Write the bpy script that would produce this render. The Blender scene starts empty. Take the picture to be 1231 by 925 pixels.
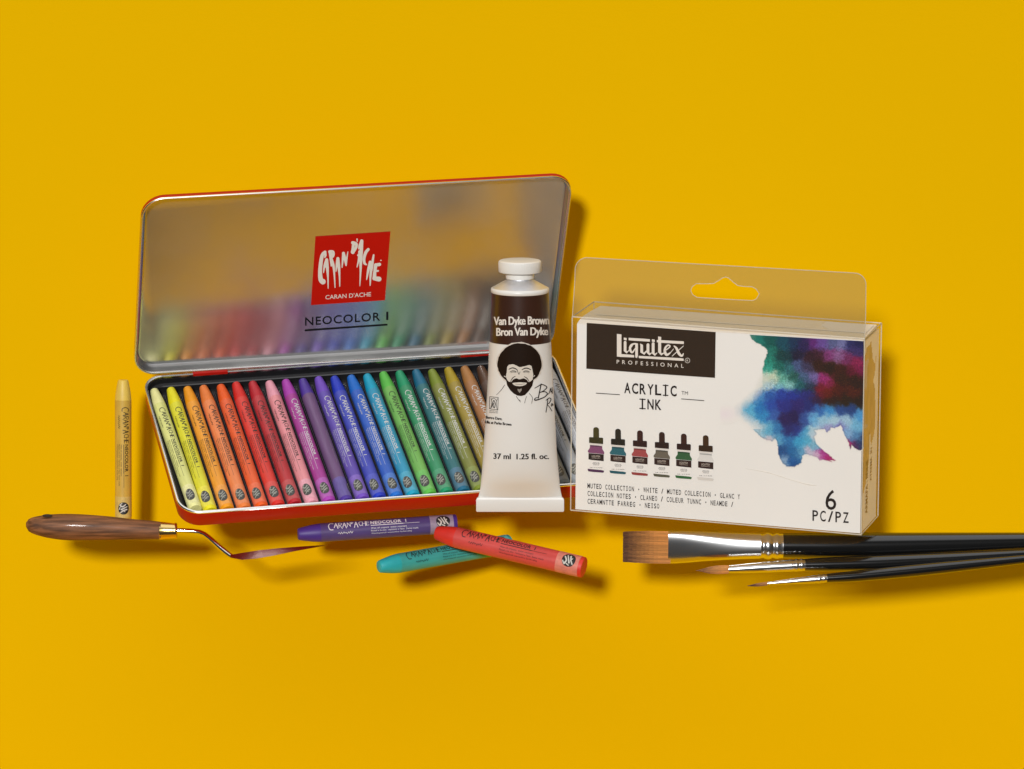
import bpy, math, random
from mathutils import Vector, Matrix
random.seed(7)
# ---------------------------------------------------------------- units
# "picture axes": X right, Y up, Z towards the viewer, 1 unit = 0.5 mm; the sheet behind is Z = 0
U = 0.0005
F, DC = 4400.0, 4500.0
CX, CY = 615.5, 462.5
V = Vector
def W3(px, py, z):
    s = (DC - z) / F
    return V(((px - CX) * s, (CY - py) * s, z))
def conv(p): return V((p[0] * U, -p[2] * U, p[1] * U))
def lin(c):
    return tuple(((x / 255) / 12.92 if x / 255 <= 0.04045 else ((x / 255 + 0.055) / 1.055) ** 2.4) for x in c)
sc = bpy.context.scene
col = sc.collection

# ---------------------------------------------------------------- mesh builder
class MB:
    def __init__(s): s.v = []; s.f = []; s.c = []
    def add(s, vs, fs, c=None):
        n = len(s.v); s.v += [V(p) for p in vs]
        for f in fs: s.f.append(tuple(i + n for i in f)); s.c.append(c)
        return s
    def box(s, O, a, b, c, x0, x1, y0, y1, z0, z1, col=None):
        P = [O + a * x + b * y + c * z for z in (z0, z1) for y in (y0, y1) for x in (x0, x1)]
        s.add(P, [(0, 2, 3, 1), (4, 5, 7, 6), (0, 1, 5, 4), (2, 6, 7, 3), (0, 4, 6, 2), (1, 3, 7, 5)], col)
        return s
    def rings(s, rings, cap0=True, cap1=True, closed=True, c=None, cols=None):
        n = len(rings[0]); vs = [p for r in rings for p in r]; fs = []; cc = []
        for i in range(len(rings) - 1):
            for j in range(n if closed else n - 1):
                k = (j + 1) % n
                fs.append((i * n + j, i * n + k, (i + 1) * n + k, (i + 1) * n + j)); cc.append(cols[i] if cols else c)
        if cap0: fs.append(tuple(reversed(range(n)))); cc.append(cols[0] if cols else c)
        if cap1: fs.append(tuple((len(rings) - 1) * n + j for j in range(n))); cc.append(cols[-1] if cols else c)
        b = len(s.v); s.v += [V(p) for p in vs]
        for f, q in zip(fs, cc): s.f.append(tuple(i + b for i in f)); s.c.append(q)
        return s
    def tube(s, pts, r, n=8, c=None, cap=True):
        pts = [V(p) for p in pts]; rs = r if isinstance(r, (list, tuple)) else [r] * len(pts)
        R = []; prev = None
        for i, p in enumerate(pts):
            t = (pts[min(i + 1, len(pts) - 1)] - pts[max(i - 1, 0)]).normalized()
            if prev is None:
                a = V((0, 0, 1)) if abs(t.z) < .9 else V((0, 1, 0)); e = (a - t * a.dot(t)).normalized()
            else: e = (prev - t * prev.dot(t)).normalized()
            prev = e; g = t.cross(e)
            R.append([p + (e * math.cos(2 * math.pi * k / n) + g * math.sin(2 * math.pi * k / n)) * rs[i] for k in range(n)])
        return s.rings(R, cap, cap, c=c)
    def build(s, name, mat, parent=None, origin=V((0, 0, 0)), smooth=True, ang=35):
        me = bpy.data.meshes.new(name)
        me.from_pydata([conv(p - origin) for p in s.v], [], s.f); me.validate(); me.update()
        if any(x is not None for x in s.c) and len(me.polygons) == len(s.c):
            at = me.color_attributes.new('Col', 'FLOAT_COLOR', 'CORNER')
            for p, cc in zip(me.polygons, s.c):
                for li in p.loop_indices:
                    if cc is None: q = (1, 1, 1)
                    elif callable(cc): q = cc(s.v[me.loops[li].vertex_index])
                    else: q = cc
                    at.data[li].color = (*q, 1)
        if smooth:
            me.shade_smooth() if hasattr(me, 'shade_smooth') else None
            try: me.set_sharp_from_angle(angle=math.radians(ang))
            except Exception: pass
        me.materials.append(mat)
        o = bpy.data.objects.new(name, me); col.objects.link(o)
        if parent: o.parent = parent
        return o
def tag(o, label=None, cat=None, group=None, kind=None):
    for k, v in (('label', label), ('category', cat), ('group', group), ('kind', kind)):
        if v: o[k] = v
def empty(name, O, label, cat, group=None):
    o = bpy.data.objects.new(name, None); o.empty_display_size = .01; col.objects.link(o); o.location = conv(O); tag(o, label, cat, group); return o

# ---------------------------------------------------------------- materials
def mat(name, color=(.5, .5, .5), rough=.5, metal=0, coat=0, spec=.5, bump=None, var=None, attr=False, objcol=None, sss=0, rvar=None):
    m = bpy.data.materials.new(name); m.use_nodes = True; n = m.node_tree; b = n.nodes['Principled BSDF']; L = n.links.new
    b.inputs['Base Color'].default_value = (*color, 1); b.inputs['Roughness'].default_value = rough; b.inputs['Metallic'].default_value = metal
    b.inputs['Coat Weight'].default_value = coat; b.inputs['Coat Roughness'].default_value = .08; b.inputs['Specular IOR Level'].default_value = spec
    if sss: b.inputs['Subsurface Weight'].default_value = sss; b.inputs['Subsurface Radius'].default_value = (.002, .0015, .001); b.inputs['Subsurface Scale'].default_value = 1
    tc = n.nodes.new('ShaderNodeTexCoord'); src = None
    if attr: a = n.nodes.new('ShaderNodeAttribute'); a.attribute_name = 'Col'; src = a.outputs['Color']
    if objcol is not None:
        oi = n.nodes.new('ShaderNodeObjectInfo'); mx = n.nodes.new('ShaderNodeMix'); mx.data_type = 'RGBA'
        mx.inputs[0].default_value = objcol[0]; L(oi.outputs['Color'], mx.inputs[6]); mx.inputs[7].default_value = (*objcol[1], 1); src = mx.outputs[2]
    if var:   # (scale vec, noise scale, darken amount)
        mp = n.nodes.new('ShaderNodeMapping'); mp.inputs['Scale'].default_value = var[0]; nz = n.nodes.new('ShaderNodeTexNoise'); nz.inputs['Scale'].default_value = var[1]; nz.inputs['Detail'].default_value = 6
        L(tc.outputs['Object'], mp.inputs[0]); L(mp.outputs[0], nz.inputs[0])
        mr = n.nodes.new('ShaderNodeMapRange'); mr.inputs[1].default_value = .35; mr.inputs[2].default_value = .65; mr.inputs[3].default_value = 1 - var[2]; mr.inputs[4].default_value = 1 + var[2] * .4; L(nz.outputs[0], mr.inputs[0])
        mu = n.nodes.new('ShaderNodeMix'); mu.data_type = 'RGBA'; mu.blend_type = 'MULTIPLY'; mu.inputs[0].default_value = 1
        if src: L(src, mu.inputs[6])
        else: mu.inputs[6].default_value = (*color, 1)
        cb = n.nodes.new('ShaderNodeCombineColor'); [L(mr.outputs[0], cb.inputs[i]) for i in range(3)]; L(cb.outputs[0], mu.inputs[7]); src = mu.outputs[2]
    if src: L(src, b.inputs['Base Color'])
    if rvar:
        nz = n.nodes.new('ShaderNodeTexNoise'); nz.inputs['Scale'].default_value = rvar[0]; nz.inputs['Detail'].default_value = 5; L(tc.outputs['Object'], nz.inputs[0])
        mr = n.nodes.new('ShaderNodeMapRange'); mr.inputs[1].default_value = .3; mr.inputs[2].default_value = .7; mr.inputs[3].default_value = rvar[1]; mr.inputs[4].default_value = rvar[2]; L(nz.outputs[0], mr.inputs[0]); L(mr.outputs[0], b.inputs['Roughness'])
    if bump:
        nz = n.nodes.new('ShaderNodeTexNoise'); nz.inputs['Scale'].default_value = bump[0]; nz.inputs['Detail'].default_value = 4; L(tc.outputs['Object'], nz.inputs[0])
        bp = n.nodes.new('ShaderNodeBump'); bp.inputs['Strength'].default_value = bump[1]; bp.inputs['Distance'].default_value = bump[2]; L(nz.outputs[0], bp.inputs['Height']); L(bp.outputs[0], b.inputs['Normal'])
    return m
def film(name, haze, hcol, gloss=.5):
    m = bpy.data.materials.new(name); m.use_nodes = True; n = m.node_tree; n.nodes.clear(); L = n.links.new
    out = n.nodes.new('ShaderNodeOutputMaterial'); tr = n.nodes.new('ShaderNodeBsdfTransparent'); df = n.nodes.new('ShaderNodeBsdfDiffuse'); df.inputs[0].default_value = (*hcol, 1)
    gl = n.nodes.new('ShaderNodeBsdfGlossy'); gl.inputs['Roughness'].default_value = .12; fr = n.nodes.new('ShaderNodeFresnel'); fr.inputs[0].default_value = 1.5
    m1 = n.nodes.new('ShaderNodeMixShader'); m1.inputs[0].default_value = haze; L(tr.outputs[0], m1.inputs[1]); L(df.outputs[0], m1.inputs[2])
    mu = n.nodes.new('ShaderNodeMath'); mu.operation = 'MULTIPLY'; mu.inputs[1].default_value = gloss; L(fr.outputs[0], mu.inputs[0])
    m2 = n.nodes.new('ShaderNodeMixShader'); L(mu.outputs[0], m2.inputs[0]); L(m1.outputs[0], m2.inputs[1]); L(gl.outputs[0], m2.inputs[2]); L(m2.outputs[0], out.inputs[0])
    return m
M = dict(
    yellow=mat('yellow_paper', (.755, .428, .0005), .9, spec=0.0),
    red=mat('red_enamel', lin((178, 20, 8)), .45, spec=.35),
    steel=mat('lid_steel', (.74, .73, .71), .2, .92, var=((1, 1, 1), 14, .16), bump=(900, .15, .00005), rvar=(28, .12, .22)),  # noise in the colour stands in for patchy reflections on the lid
    rim=mat('rolled_steel', (.86, .85, .83), .24, 1),
    wall=mat('lid_wall_steel', (.5, .5, .5), .32, 1),
    black=mat('black_tray', (.012, .012, .013), .38),
    dark=mat('tray_ridge', (.05, .05, .055), .25),
    prnt=mat('printed_ink', attr=True, rough=.6, spec=.08),
    art=mat('printed_artwork', attr=True, rough=.6, spec=.08),
    wax=mat('wax', rough=.5, objcol=(0, (1, 1, 1)), var=((1, 3, 3), 90, .12), sss=0),
    wrap=mat('paper_wrapper', rough=.42, objcol=(0.04, (.9, .85, .85)), var=((1, 6, 6), 60, .12), coat=0, spec=.4),
    band=mat('paper_band', rough=.5, objcol=(.10, (.85, .82, .75)), var=((1, 2, 2), 260, .15)),
    ink=mat('lettering_ink', rough=.5, objcol=(0, (0, 0, 0))),
    tube=mat('tube_enamel', lin((229, 224, 216)), .36, coat=.12, bump=(30, .3, .0016)),
    brown=mat('tube_brown', lin((58, 33, 22)), .32, coat=.3),
    cap=mat('white_plastic', lin((232, 228, 220)), .35),
    alu=mat('aluminium', (.8, .8, .82), .5, .85),
    card=mat('white_card', lin((230, 224, 215)), .55, var=((1, 1, 1), 14, .025)),
    cardside=mat('card_side', attr=True, rough=.5),
    wood=mat('walnut_wood', lin((128, 82, 50)), .55, spec=.25, var=((1.0, 16, 16), 40, .6), coat=.06, bump=(220, .4, .0004)),
    brass=mat('brass', (.86, .62, .24), .2, 1),
    chrome=mat('nickel', (.80, .80, .80), .13, 1),
    chrome2=mat('ferrule_metal', (.78, .78, .78), .22, 1, bump=(60, .06, .0006)),
    blade=mat('blade_steel', (.42, .30, .28), .26, 1),  # pinkish tint puts reflected crayon colours into the steel
    lacquer=mat('black_lacquer', (.006, .006, .006), .16, coat=1),
    hair=mat('bristle', attr=True, rough=.42),
    film_tab=film('clear_film_tab', .38, (.25, .21, .12), .45),
    film=film('clear_film', .012, lin((230, 220, 205)), .16),
    edge=film('film_edge', .55, lin((235, 225, 205)), 1.0),  # pale colour stands in for highlights along film edges and crease
)

# ---------------------------------------------------------------- 2-D drawing (in target units) mapped on surfaces
_tc = {}
def text2d(s, bold=0.0, space=1.0):
    k = (s, bold, space)
    if k in _tc: return _tc[k]
    def get(t):
        cu = bpy.data.curves.new('t', 'FONT'); cu.body = t; cu.offset = bold; cu.space_character = space; cu.fill_mode = 'FRONT'; cu.resolution_u = 3
        o = bpy.data.objects.new('t', cu); col.objects.link(o)
        dg = bpy.context.evaluated_depsgraph_get(); dg.update(); me = o.evaluated_get(dg).to_mesh()
        v = [(p.co.x, p.co.y) for p in me.vertices]; f = [tuple(p.vertices) for p in me.polygons]
        o.evaluated_get(dg).to_mesh_clear(); bpy.data.objects.remove(o); bpy.data.curves.remove(cu)
        return v, f
    hv, _ = get('H'); y0 = min(p[1] for p in hv); y1 = max(p[1] for p in hv)
    v, f = get(s); x0 = min(p[0] for p in v); x1 = max(p[0] for p in v)
    r = ([((p[0] - x0) / (x1 - x0), (p[1] - y0) / (y1 - y0)) for p in v], f); _tc[k] = r; return r
class Print:
    def __init__(s): s.v = []; s.f = []; s.c = []; s.z = []; s.k = 0
    def _add(s, vs, fs, c, lay):
        n = len(s.v); s.v += vs; s.z += [lay] * len(vs); s.f += [tuple(i + n for i in f) for f in fs]; s.c += [c] * len(fs)
    def text(s, t, p0, p1, cap, c, bold=0., space=1., lay=0., up=None):
        vs, fs = text2d(t, bold, space); d = (p1[0] - p0[0], p1[1] - p0[1])
        if up is None:
            up = (0, -1)
        s._add([(p0[0] + d[0] * x + up[0] * cap * y, p0[1] + d[1] * x + up[1] * cap * y) for x, y in vs], fs, c, lay)
    def poly(s, pts, c, lay=0., step=1.0, xs=3.0, holes=()):
        loops = [pts] + list(holes); y0 = min(p[1] for p in pts); y1 = max(p[1] for p in pts); n = max(1, int(math.ceil((y1 - y0) / step)))
        def cross(y):
            r = []
            for lp in loops:
                for i in range(len(lp)):
                    a = lp[i]; b = lp[(i + 1) % len(lp)]
                    if (a[1] <= y) != (b[1] <= y): r.append(a[0] + (y - a[1]) / (b[1] - a[1]) * (b[0] - a[0]))
            return sorted(r)
        e = 1e-4
        for i in range(n):
            ya = y0 + (y1 - y0) * i / n; yb = y0 + (y1 - y0) * (i + 1) / n
            A = cross(ya + e); B = cross(yb - e)
            if len(A) != len(B): A = B = cross((ya + yb) / 2)
            for j in range(0, len(A) - 1, 2):
                m = max(1, int(math.ceil(max(A[j + 1] - A[j], B[j + 1] - B[j]) / xs)))
                vs = []; fs = []
                for q in range(m + 1):
                    t = q / m; vs += [(A[j] + (A[j + 1] - A[j]) * t, ya), (B[j] + (B[j + 1] - B[j]) * t, yb)]
                for q in range(m): fs.append((2 * q, 2 * q + 2, 2 * q + 3, 2 * q + 1))
                s._add(vs, fs, c, lay)
    def stroke(s, pts, w, c, lay=0., smooth=True):
        """brush stroke: pts list, w a width or list; Catmull-Rom smoothed ribbon with round ends"""
        ws = list(w) if isinstance(w, (list, tuple)) else [w] * len(pts)
        if len(ws) < len(pts): ws = [ws[0] + (ws[-1] - ws[0]) * i / (len(pts) - 1) for i in range(len(pts))]
        if len(pts) == 2: a_, b__ = pts; w0, w1 = ws; pts = [(a_[0] + (b__[0] - a_[0]) * q / 6, a_[1] + (b__[1] - a_[1]) * q / 6) for q in range(7)]; ws = [w0 + (w1 - w0) * q / 6 for q in range(7)]; smooth = False
        P = []; Wd = []
        if smooth and len(pts) > 2:
            for i in range(len(pts) - 1):
                a = pts[max(i - 1, 0)]; b = pts[i]; cc = pts[i + 1]; d = pts[min(i + 2, len(pts) - 1)]
                for k in range(5):
                    t = k / 5
                    P.append(tuple(.5 * (2 * b[q] + (cc[q] - a[q]) * t + (2 * a[q] - 5 * b[q] + 4 * cc[q] - d[q]) * t * t + (3 * b[q] - a[q] - 3 * cc[q] + d[q]) * t ** 3) for q in (0, 1))); Wd.append(ws[i] + (ws[i + 1] - ws[i]) * t)
            P.append(pts[-1]); Wd.append(ws[-1])
        else: P = list(pts); Wd = ws
        s.k += 1; lay = lay + (s.k % 7) * .03
        vs = []; fs = []
        for i, p in enumerate(P):
            a = P[max(i - 1, 0)]; b = P[min(i + 1, len(P) - 1)]; dx, dy = b[0] - a[0], b[1] - a[1]; l = math.hypot(dx, dy) or 1
            nx, ny = -dy / l * Wd[i] / 2, dx / l * Wd[i] / 2
            vs += [(p[0] + nx, p[1] + ny), (p[0] - nx, p[1] - ny)]
            if i: fs.append((2 * i - 2, 2 * i - 1, 2 * i + 1, 2 * i))
        s._add(vs, fs, c, lay)
        for e, o in ((0, 1), (-1, -2)):
            p = P[e]; q = P[o]; r = Wd[e] / 2; a0 = math.atan2(p[1] - q[1], p[0] - q[0])
            s._add([p] + [(p[0] + r * math.cos(a0 - math.pi / 2 + math.pi * k / 6), p[1] + r * math.sin(a0 - math.pi / 2 + math.pi * k / 6)) for k in range(7)], [tuple([0, k + 1, k + 2]) for k in range(6)], c, lay)
    def build(s, name, m, parent, mapper, origin, eps=.35):
        b = MB(); b.v = [mapper(p[0], p[1], eps + z) for p, z in zip(s.v, s.z)]; b.f = s.f; b.c = s.c
        return b.build(name, m, parent, origin, smooth=False)
def circle(x, y, rx, ry=None, n=28, rough=0, rnd=random):
    ry = ry or rx
    return [(x + (rx + rnd.uniform(-rough, rough)) * math.cos(2 * math.pi * i / n), y + (ry + rnd.uniform(-rough, rough)) * math.sin(2 * math.pi * i / n)) for i in range(n)]
def plane_mapper(O, u, v, n):
    C = V((0, 0, DC))
    def f(px, py, e=0.):
        d = W3(px, py, 0) - C
        t = (O - C).dot(n) / d.dot(n)
        return C + d * t + n * e
    return f
# dripping hand-lettered wordmark, coordinates in a 925-unit picture of the lid emblem
DRIP = [
 ([(218,235),(195,262),(182,330),(176,410),(182,470),(200,488)], [26,30,32,34,40,48]), ([(218,235),(222,262),(216,280)], [22,20,12]),
 ([(232,300),(214,350),(206,410)], [24,18,8]), ([(232,300),(238,370),(243,450),(245,545)], [26,26,14,7]), ([(212,365),(240,350)], [14,14]),
 ([(262,240),(268,300),(272,352)], [26,20,12]), ([(258,232),(284,236),(286,268),(264,288)], [26,30,24,16]), ([(272,290),(290,350),(298,430),(304,538)], [22,22,14,8]),
 ([(328,290),(318,340),(312,400)], [26,18,8]), ([(328,290),(336,360),(342,440),(344,527)], [26,26,14,8]), ([(318,356),(340,350)], [14,14]),
 ([(376,245),(370,300),(364,366)], [26,18,8]), ([(376,245),(388,290),(398,348)], [24,24,12]), ([(398,348),(404,290),(414,232)], [14,14,6]),
 ([(462,165),(458,200),(456,235)], [26,24,34]), ([(455,155),(484,165),(484,195),(460,235)], [28,26,22,24]), ([(492,124),(494,146)], [12,7]),
 ([(532,140),(514,180),(506,208)], [28,20,8]), ([(532,140),(528,220),(524,300),(522,400),(516,524)], [28,30,28,16,6]), ([(512,230),(506,300),(492,362)], [20,16,8]), ([(500,262),(528,255)], [16,16]),
 ([(588,212),(566,240),(552,290),(556,330),(572,342)], [24,26,24,22,12]),
 ([(604,320),(588,390),(574,470)], [24,22,8]), ([(634,260),(618,360),(608,430),(604,520)], [14,26,20,8]), ([(592,370),(618,362)], [24,24]),
 ([(652,345),(644,400),(640,460)], [30,26,34]), ([(652,345),(684,340)], [26,28]), ([(648,398),(672,396)], [18,16]), ([(640,460),(680,466)], [34,42]), ([(694,306),(700,306)], [9,7]),
]
WHITE = lin((232, 224, 210)); INK = (.012, .011, .011)

# ================================================================= CRAYON (canonical: tip at x=0, base at x=195, lettering faces +Z, reads along +X)
CR = 11.8
def lathe_x(prof, n=40):
    return [[V((x, r * math.cos(2 * math.pi * k / n), r * math.sin(2 * math.pi * k / n))) for k in range(n)] for x, r in prof]
def cyl_map(r):
    def f(x, y, e=0.):   # y counted downwards from the centre line, arc length
        a = -y / r; return V((x, (r + e) * math.sin(a), (r + e) * math.cos(a)))
    return f
def make_crayon_meshes():
    D = {}
    b = MB(); b.rings(lathe_x([(0, 6.2), (.5, 7.0), (1.5, 7.5), (8, 8.9), (18, 10.7), (24, 11.4), (28, 11.6), (194, 11.6), (195, 11.0)])); D['wax_core'] = (b, M['wax'])
    b = MB(); b.rings(lathe_x([(27.5, 11.5), (27.6, CR), (161.5, CR)]), False, False); D['wrapper'] = (b, M['wrap'])
    b = MB(); b.rings(lathe_x([(161.5, CR), (161.6, CR + .12), (190.5, CR + .12), (190.6, 11.5)]), False, False); D['end_band'] = (b, M['band'])
    p = Print()
    def drip(x0, x1, yt, hh, c, wk):
        for pts, ws in DRIP: p.stroke([(x0 + (a - 165) / 535 * (x1 - x0), yt + (b_ - 124) / 425 * hh) for a, b_ in pts], [w * wk for w in ws], c)
    # small version: thin uneven capitals hanging from one line, tails dropping under it
    x = 37.; c = (1, 1, 1)
    L = [('C', 7.0), ('A', 5.6), ('R', 4.9), ('A', 5.4), ('N', 5.0), ('d', 3.7), ('A', 5.5), ('C', 4.7), ('H', 4.6), ('E', 3.8)]
    def S(pts, w=.62): p.stroke([(a_, t - 1.4 + (b__ - t) * 1.14) for a_, b__ in pts], w * 1.2 if not isinstance(w, list) else w, c)
    t = -8.3; h = 6.0
    for i, (g, w) in enumerate(L):
        a = x; z = x + w - 1.0
        if g == 'C' and i == 0: S([(z, t + .6), (a + 2.5, t), (a, t + 3.6), (a + 1.5, t + 7.8), (z - .8, t + 8.2)], .85)
        elif g == 'C': S([(z, t + .4), (a + 1, t + .6), (a + .3, t + 3), (a + 1.6, t + 5.6), (z, t + 5)])
        elif g == 'A': S([(a - .2, t + h + (1.2 if i > 4 else 0)), (a + w * .4, t)], .8); S([(a + w * .4, t), (z - .4, t + h + 1.0)], .95); S([(a + .6, t + 4), (z - .9, t + 3.8)], .6)
        elif g == 'R': S([(a, t + .2), (a + .1, t + h)], .75); S([(a, t + .2), (z - .3, t + .6), (z - .6, t + 2.8), (a + .4, t + 3.4)]); S([(a + 1.2, t + 3.4), (z, t + h + 1.4)])
        elif g == 'N': S([(a, t + h), (a + .3, t + .3)]); S([(a + .3, t + .3), (z - .3, t + h - .3)], .75); S([(z - .3, t + h - .3), (z, t - .2)])
        elif g == 'd': S([(a + .4, t - .4), (a + .6, t + 2.4)], .9); S([(a + .4, t - .4), (z - .2, t + .6), (a + .7, t + 2.6)], .6)
        elif g == 'H': S([(a, t + .3), (a - .2, t + h)]); S([(z, t), (z - .2, t + h)], .75); S([(a, t + 3.2), (z, t + 2.8)], .5)
        elif g == 'E': S([(a, t + .2), (a, t + h - .4)], .8); [S([(a, t + q), (z + .3, t + q - .1)], .55) for q in (.3, 2.8, h - .4)]
        x += w
    x0 = 88.5
    p.text('NEOCOLOR', (x0, -4.3), (x0 + 38, -4.3), 4.9, c, .03, 1.1); p.text('I', (x0 + 43, -4.3), (x0 + 44, -4.3), 4.9, c, .03)
    p.poly([(x0, -3.1), (x0 + 40, -3.1), (x0 + 40, -2.2), (x0, -2.2)], c, step=2, xs=50)
    p.poly([(x0 + 40, -2.9), (x0 + 60, -2.9), (x0 + 60, -2.5), (x0 + 40, -2.5)], c, step=2, xs=50)
    # signature and small print
    q = [(48, 4.6)]
    rr = random.Random(3)
    for k in range(13): q.append((48 + (k + 1) * 1.4, 4.2 + (1 if k % 2 else -1) * rr.uniform(.5, 1.6)))
    p.stroke(q, .5, c)
    p.text('Wax oil crayons  water resistant', (x0, 1.7), (x0 + 44, 1.7), 1.9, c); p.text('Pastel a la cire  resistant a l\'eau  Swiss made', (x0, 4.9), (x0 + 58, 4.9), 1.9, c); p.text('Wachspastell wasserfest farbkraftig', (x0, 8.1), (x0 + 50, 8.1), 1.6, c)
    D['lettering'] = (p, M['ink'])
    e = Print(); e.poly(circle(177.5, -2.2, 8.6, 8.0, 32), (1, 1, 1), step=.8, xs=6); D['emblem'] = (e, M['ink'])
    e = Print(); c = (1, 1, 1)
    for pts, w in (([(168, -5), (171, -1), (169.5, 2.5)], [1.5, 2.2]), ([(171, -7), (173, -3), (175, 1)], [1.2, 2]), ([(175, -6.5), (176.5, -2), (179.5, 2.2)], [2, 1.2]), ([(166.5, 0), (169, 3.2)], 1.2), ([(172, 2.5), (175, 3.8)], 1.2), ([(178, -4), (176, -1)], 1)): e.stroke([(a_ + 4, b__) for a_, b__ in pts], w, c)
    D['emblem_mark'] = (e, M['ink'])
    out = {}
    for k, (b, m) in D.items():
        if isinstance(b, MB): o = b.build(k, m)
        else: o = b.build(k, m, None, cyl_map(CR), V((0, 0, 0)), eps={'lettering': .36, 'emblem': .42, 'emblem_mark': .75}[k])
        out[k] = o
    return out
PROTO = make_crayon_meshes(); used = [False]
def crayon(tip, base, out, label, color, group, radial=1.0, ink=INK, wrapc=None, roll=0., bandc=None, print_on=True, emb=INK):
    """tip/base: picture-axis points of the two ends; out: rough direction the lettering faces"""
    ax = (base - tip); Ln = ax.length; ex = ax.normalized(); ez = (out - ex * out.dot(ex)).normalized(); ey = ez.cross(ex)
    if roll: q = Matrix.Rotation(roll, 3, ex); ey = q @ ey; ez = q @ ez
    B = Matrix((ex, ey, ez)).transposed(); Cv = Matrix(((1, 0, 0), (0, 0, -1), (0, 1, 0))); R = Cv @ B @ Cv.transposed()
    root = empty('crayon', tip, label, 'crayon', group)
    s = Ln / 195
    root.matrix_world = Matrix.Translation(conv(tip)) @ R.to_4x4() @ Matrix.Diagonal((s, s * radial, s * radial, 1))
    parts = {}
    for k, src in PROTO.items():
        if used[0]: o = src.copy(); col.objects.link(o)
        else: o = src
        o.parent = parts['end_band'] if k == 'emblem' else parts['wrapper'] if k == 'lettering' else parts['end_band'] if k == 'emblem_mark' else root
        parts[k] = o
        c = lin(color)
        if k == 'wrapper' and wrapc: c = lin(wrapc)
        if k == 'end_band' and bandc: c = lin(bandc)
        if k == 'lettering': c = ink
        if k == 'emblem': c = emb
        if k == 'emblem_mark': c = lin((205, 200, 190)) if emb is INK else lin((150, 150, 140))
        o.color = (*c, 1)
    used[0] = True
    return root
def deep(c):
    m = max(c); return tuple(min(255, m * .97 * (v / m) ** 1.1) for v in c)

# ================================================================= backdrop: a sheet hung behind; the unseen forward sweep below is added for its yellow reflection
b = MB(); prof = [(2600., 0.)]; zb = -640.; R_ = 260.
prof.append((zb, 0.))
for k in range(1, 17):
    a = math.pi / 2 * k / 16; prof.append((zb - R_ * math.sin(a), R_ * (1 - math.cos(a))))
prof.append((zb - R_, 730.))
b.rings([[V((x, y, z)) for x in (-5000, 5000)] for y, z in prof], False, False, closed=False)
bd = b.build('backdrop', M['yellow'], ang=60); tag(bd, kind='structure')

# ================================================================= TIN
RL, RR, FL = W3(171, 454, 105), W3(662, 419.5, 45), W3(218, 618, 270)
TW, TL = 500., 238.
tu, tv = (RR - RL) / TW, (FL - RL) / TL
tn = tv.cross(tu).normalized(); tn = tn if tn.z > 0 else -tn
TO = RL
def T(a, b_, c): return TO + tu * a + tv * b_ + tn * c
tin = empty('crayon_tin', TO, 'hinged red metal tin standing open with a row of wax crayons in its black tray', 'tin')
def rrect(a0, a1, b0, b1, r, n=7):
    pts = []
    for cx, cy, s0 in ((a1 - r, b1 - r, 0), (a0 + r, b1 - r, 90), (a0 + r, b0 + r, 180), (a1 - r, b0 + r, 270)):
        for k in range(n + 1):
            t = math.radians(s0 + 90 * k / n); pts.append((cx + r * math.cos(t), cy + r * math.sin(t)))
    return pts
def shell(fn, a0, a1, b0, b1, r, prof, cap0=False, cap1=False):
    return [[fn(x, y, c) for x, y in rrect(a0 + i, a1 - i, b0 + i, b1 - i, max(r - i, 2))] for i, c in prof]
body = MB().rings(shell(T, 0, TW, 0, TL, 24, [(0, -1.5), (-.6, -3), (-.6, -20), (1, -22.5), (4, -23.5)]), False, True).build('tin_base', M['red'], tin, TO)
MB().rings(shell(T, 0, TW, 0, TL, 24, [(-.2, -2), (-1.4, -1), (-1.6, .4), (-.6, 1.5), (.9, 1.6), (2.2, .8), (2.6, -.8), (2.6, -3)]), False, False).build('rim', M['rim'], body, TO)
tr = MB(); tr.rings(shell(T, 0, TW, 0, TL, 24, [(2.5, -2), (3.5, -9), (7, -10), (8, -9), (9, -10), (10, -18)]), False, True)
trayo = tr.build('tray', M['black'], body, TO)
SP = 19.9; A0 = 10.8
dv = MB()
for k in range(26):
    a = A0 + SP * (k - .5)
    for off in (-.9, .9):
        a0 = a + off; lean = 4.6
        if not (9 < a0 < TW - 10): continue
        R2 = []
        for bb, ln in ((24, 0.4), (TL - 12, lean)):
            R2.append([T(a0 + ln - .45, bb, -17.5), T(a0 + ln - .3, bb, -9.2), T(a0 + ln + .3, bb, -9.2), T(a0 + ln + .45, bb, -17.5)])
        dv.rings(R2, True, True)
dv.build('groove_ridges', M['dark'], body, TO, smooth=False)
# lid
LO = W3(160.5, 451, 107); LR = W3(664, 420.5, 47); LT = W3(171, 239.5, 234)
lu, lv = (LR - LO) / 510., (LT - LO) / 250.
ln_ = lu.cross(lv).normalized(); ln_ = ln_ if ln_.z > 0 else -ln_
LW, LH = 510., 250.
def Lf(a, b_, c): return LO + lu * a + lv * b_ + ln_ * c
lid = MB().rings(shell(Lf, 0, LW, 0, LH, 26, [(.4, -1), (-.4, -3), (-.4, -7), (1.2, -9.2), (6, -14.6), (10, -15.2)]), False, True).build('lid', M['red'], tin, TO)
MB().rings(shell(Lf, 0, LW, 0, LH, 26, [(.4, -2), (-.6, -.8), (-.6, .6), (.4, 1.4), (1.6, 1.2), (2.4, .2), (2.6, -1.5)]), False, False).build('lid_rim', M['rim'], lid, TO)
MB().rings(shell(Lf, 0, LW, 0, LH, 26, [(2.5, -1.2), (3.2, -8), (4.2, -12), (5.5, -13.6)]), False, False).build('lid_wall', M['wall'], lid, TO)
MB().rings(shell(Lf, 0, LW, 0, LH, 26, [(5.5, -13.6), (8, -13.9)]), False, True).build('lid_lining', M['steel'], lid, TO)
lm = plane_mapper(LO - ln_ * 13.9, lu, lv, ln_)
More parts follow.
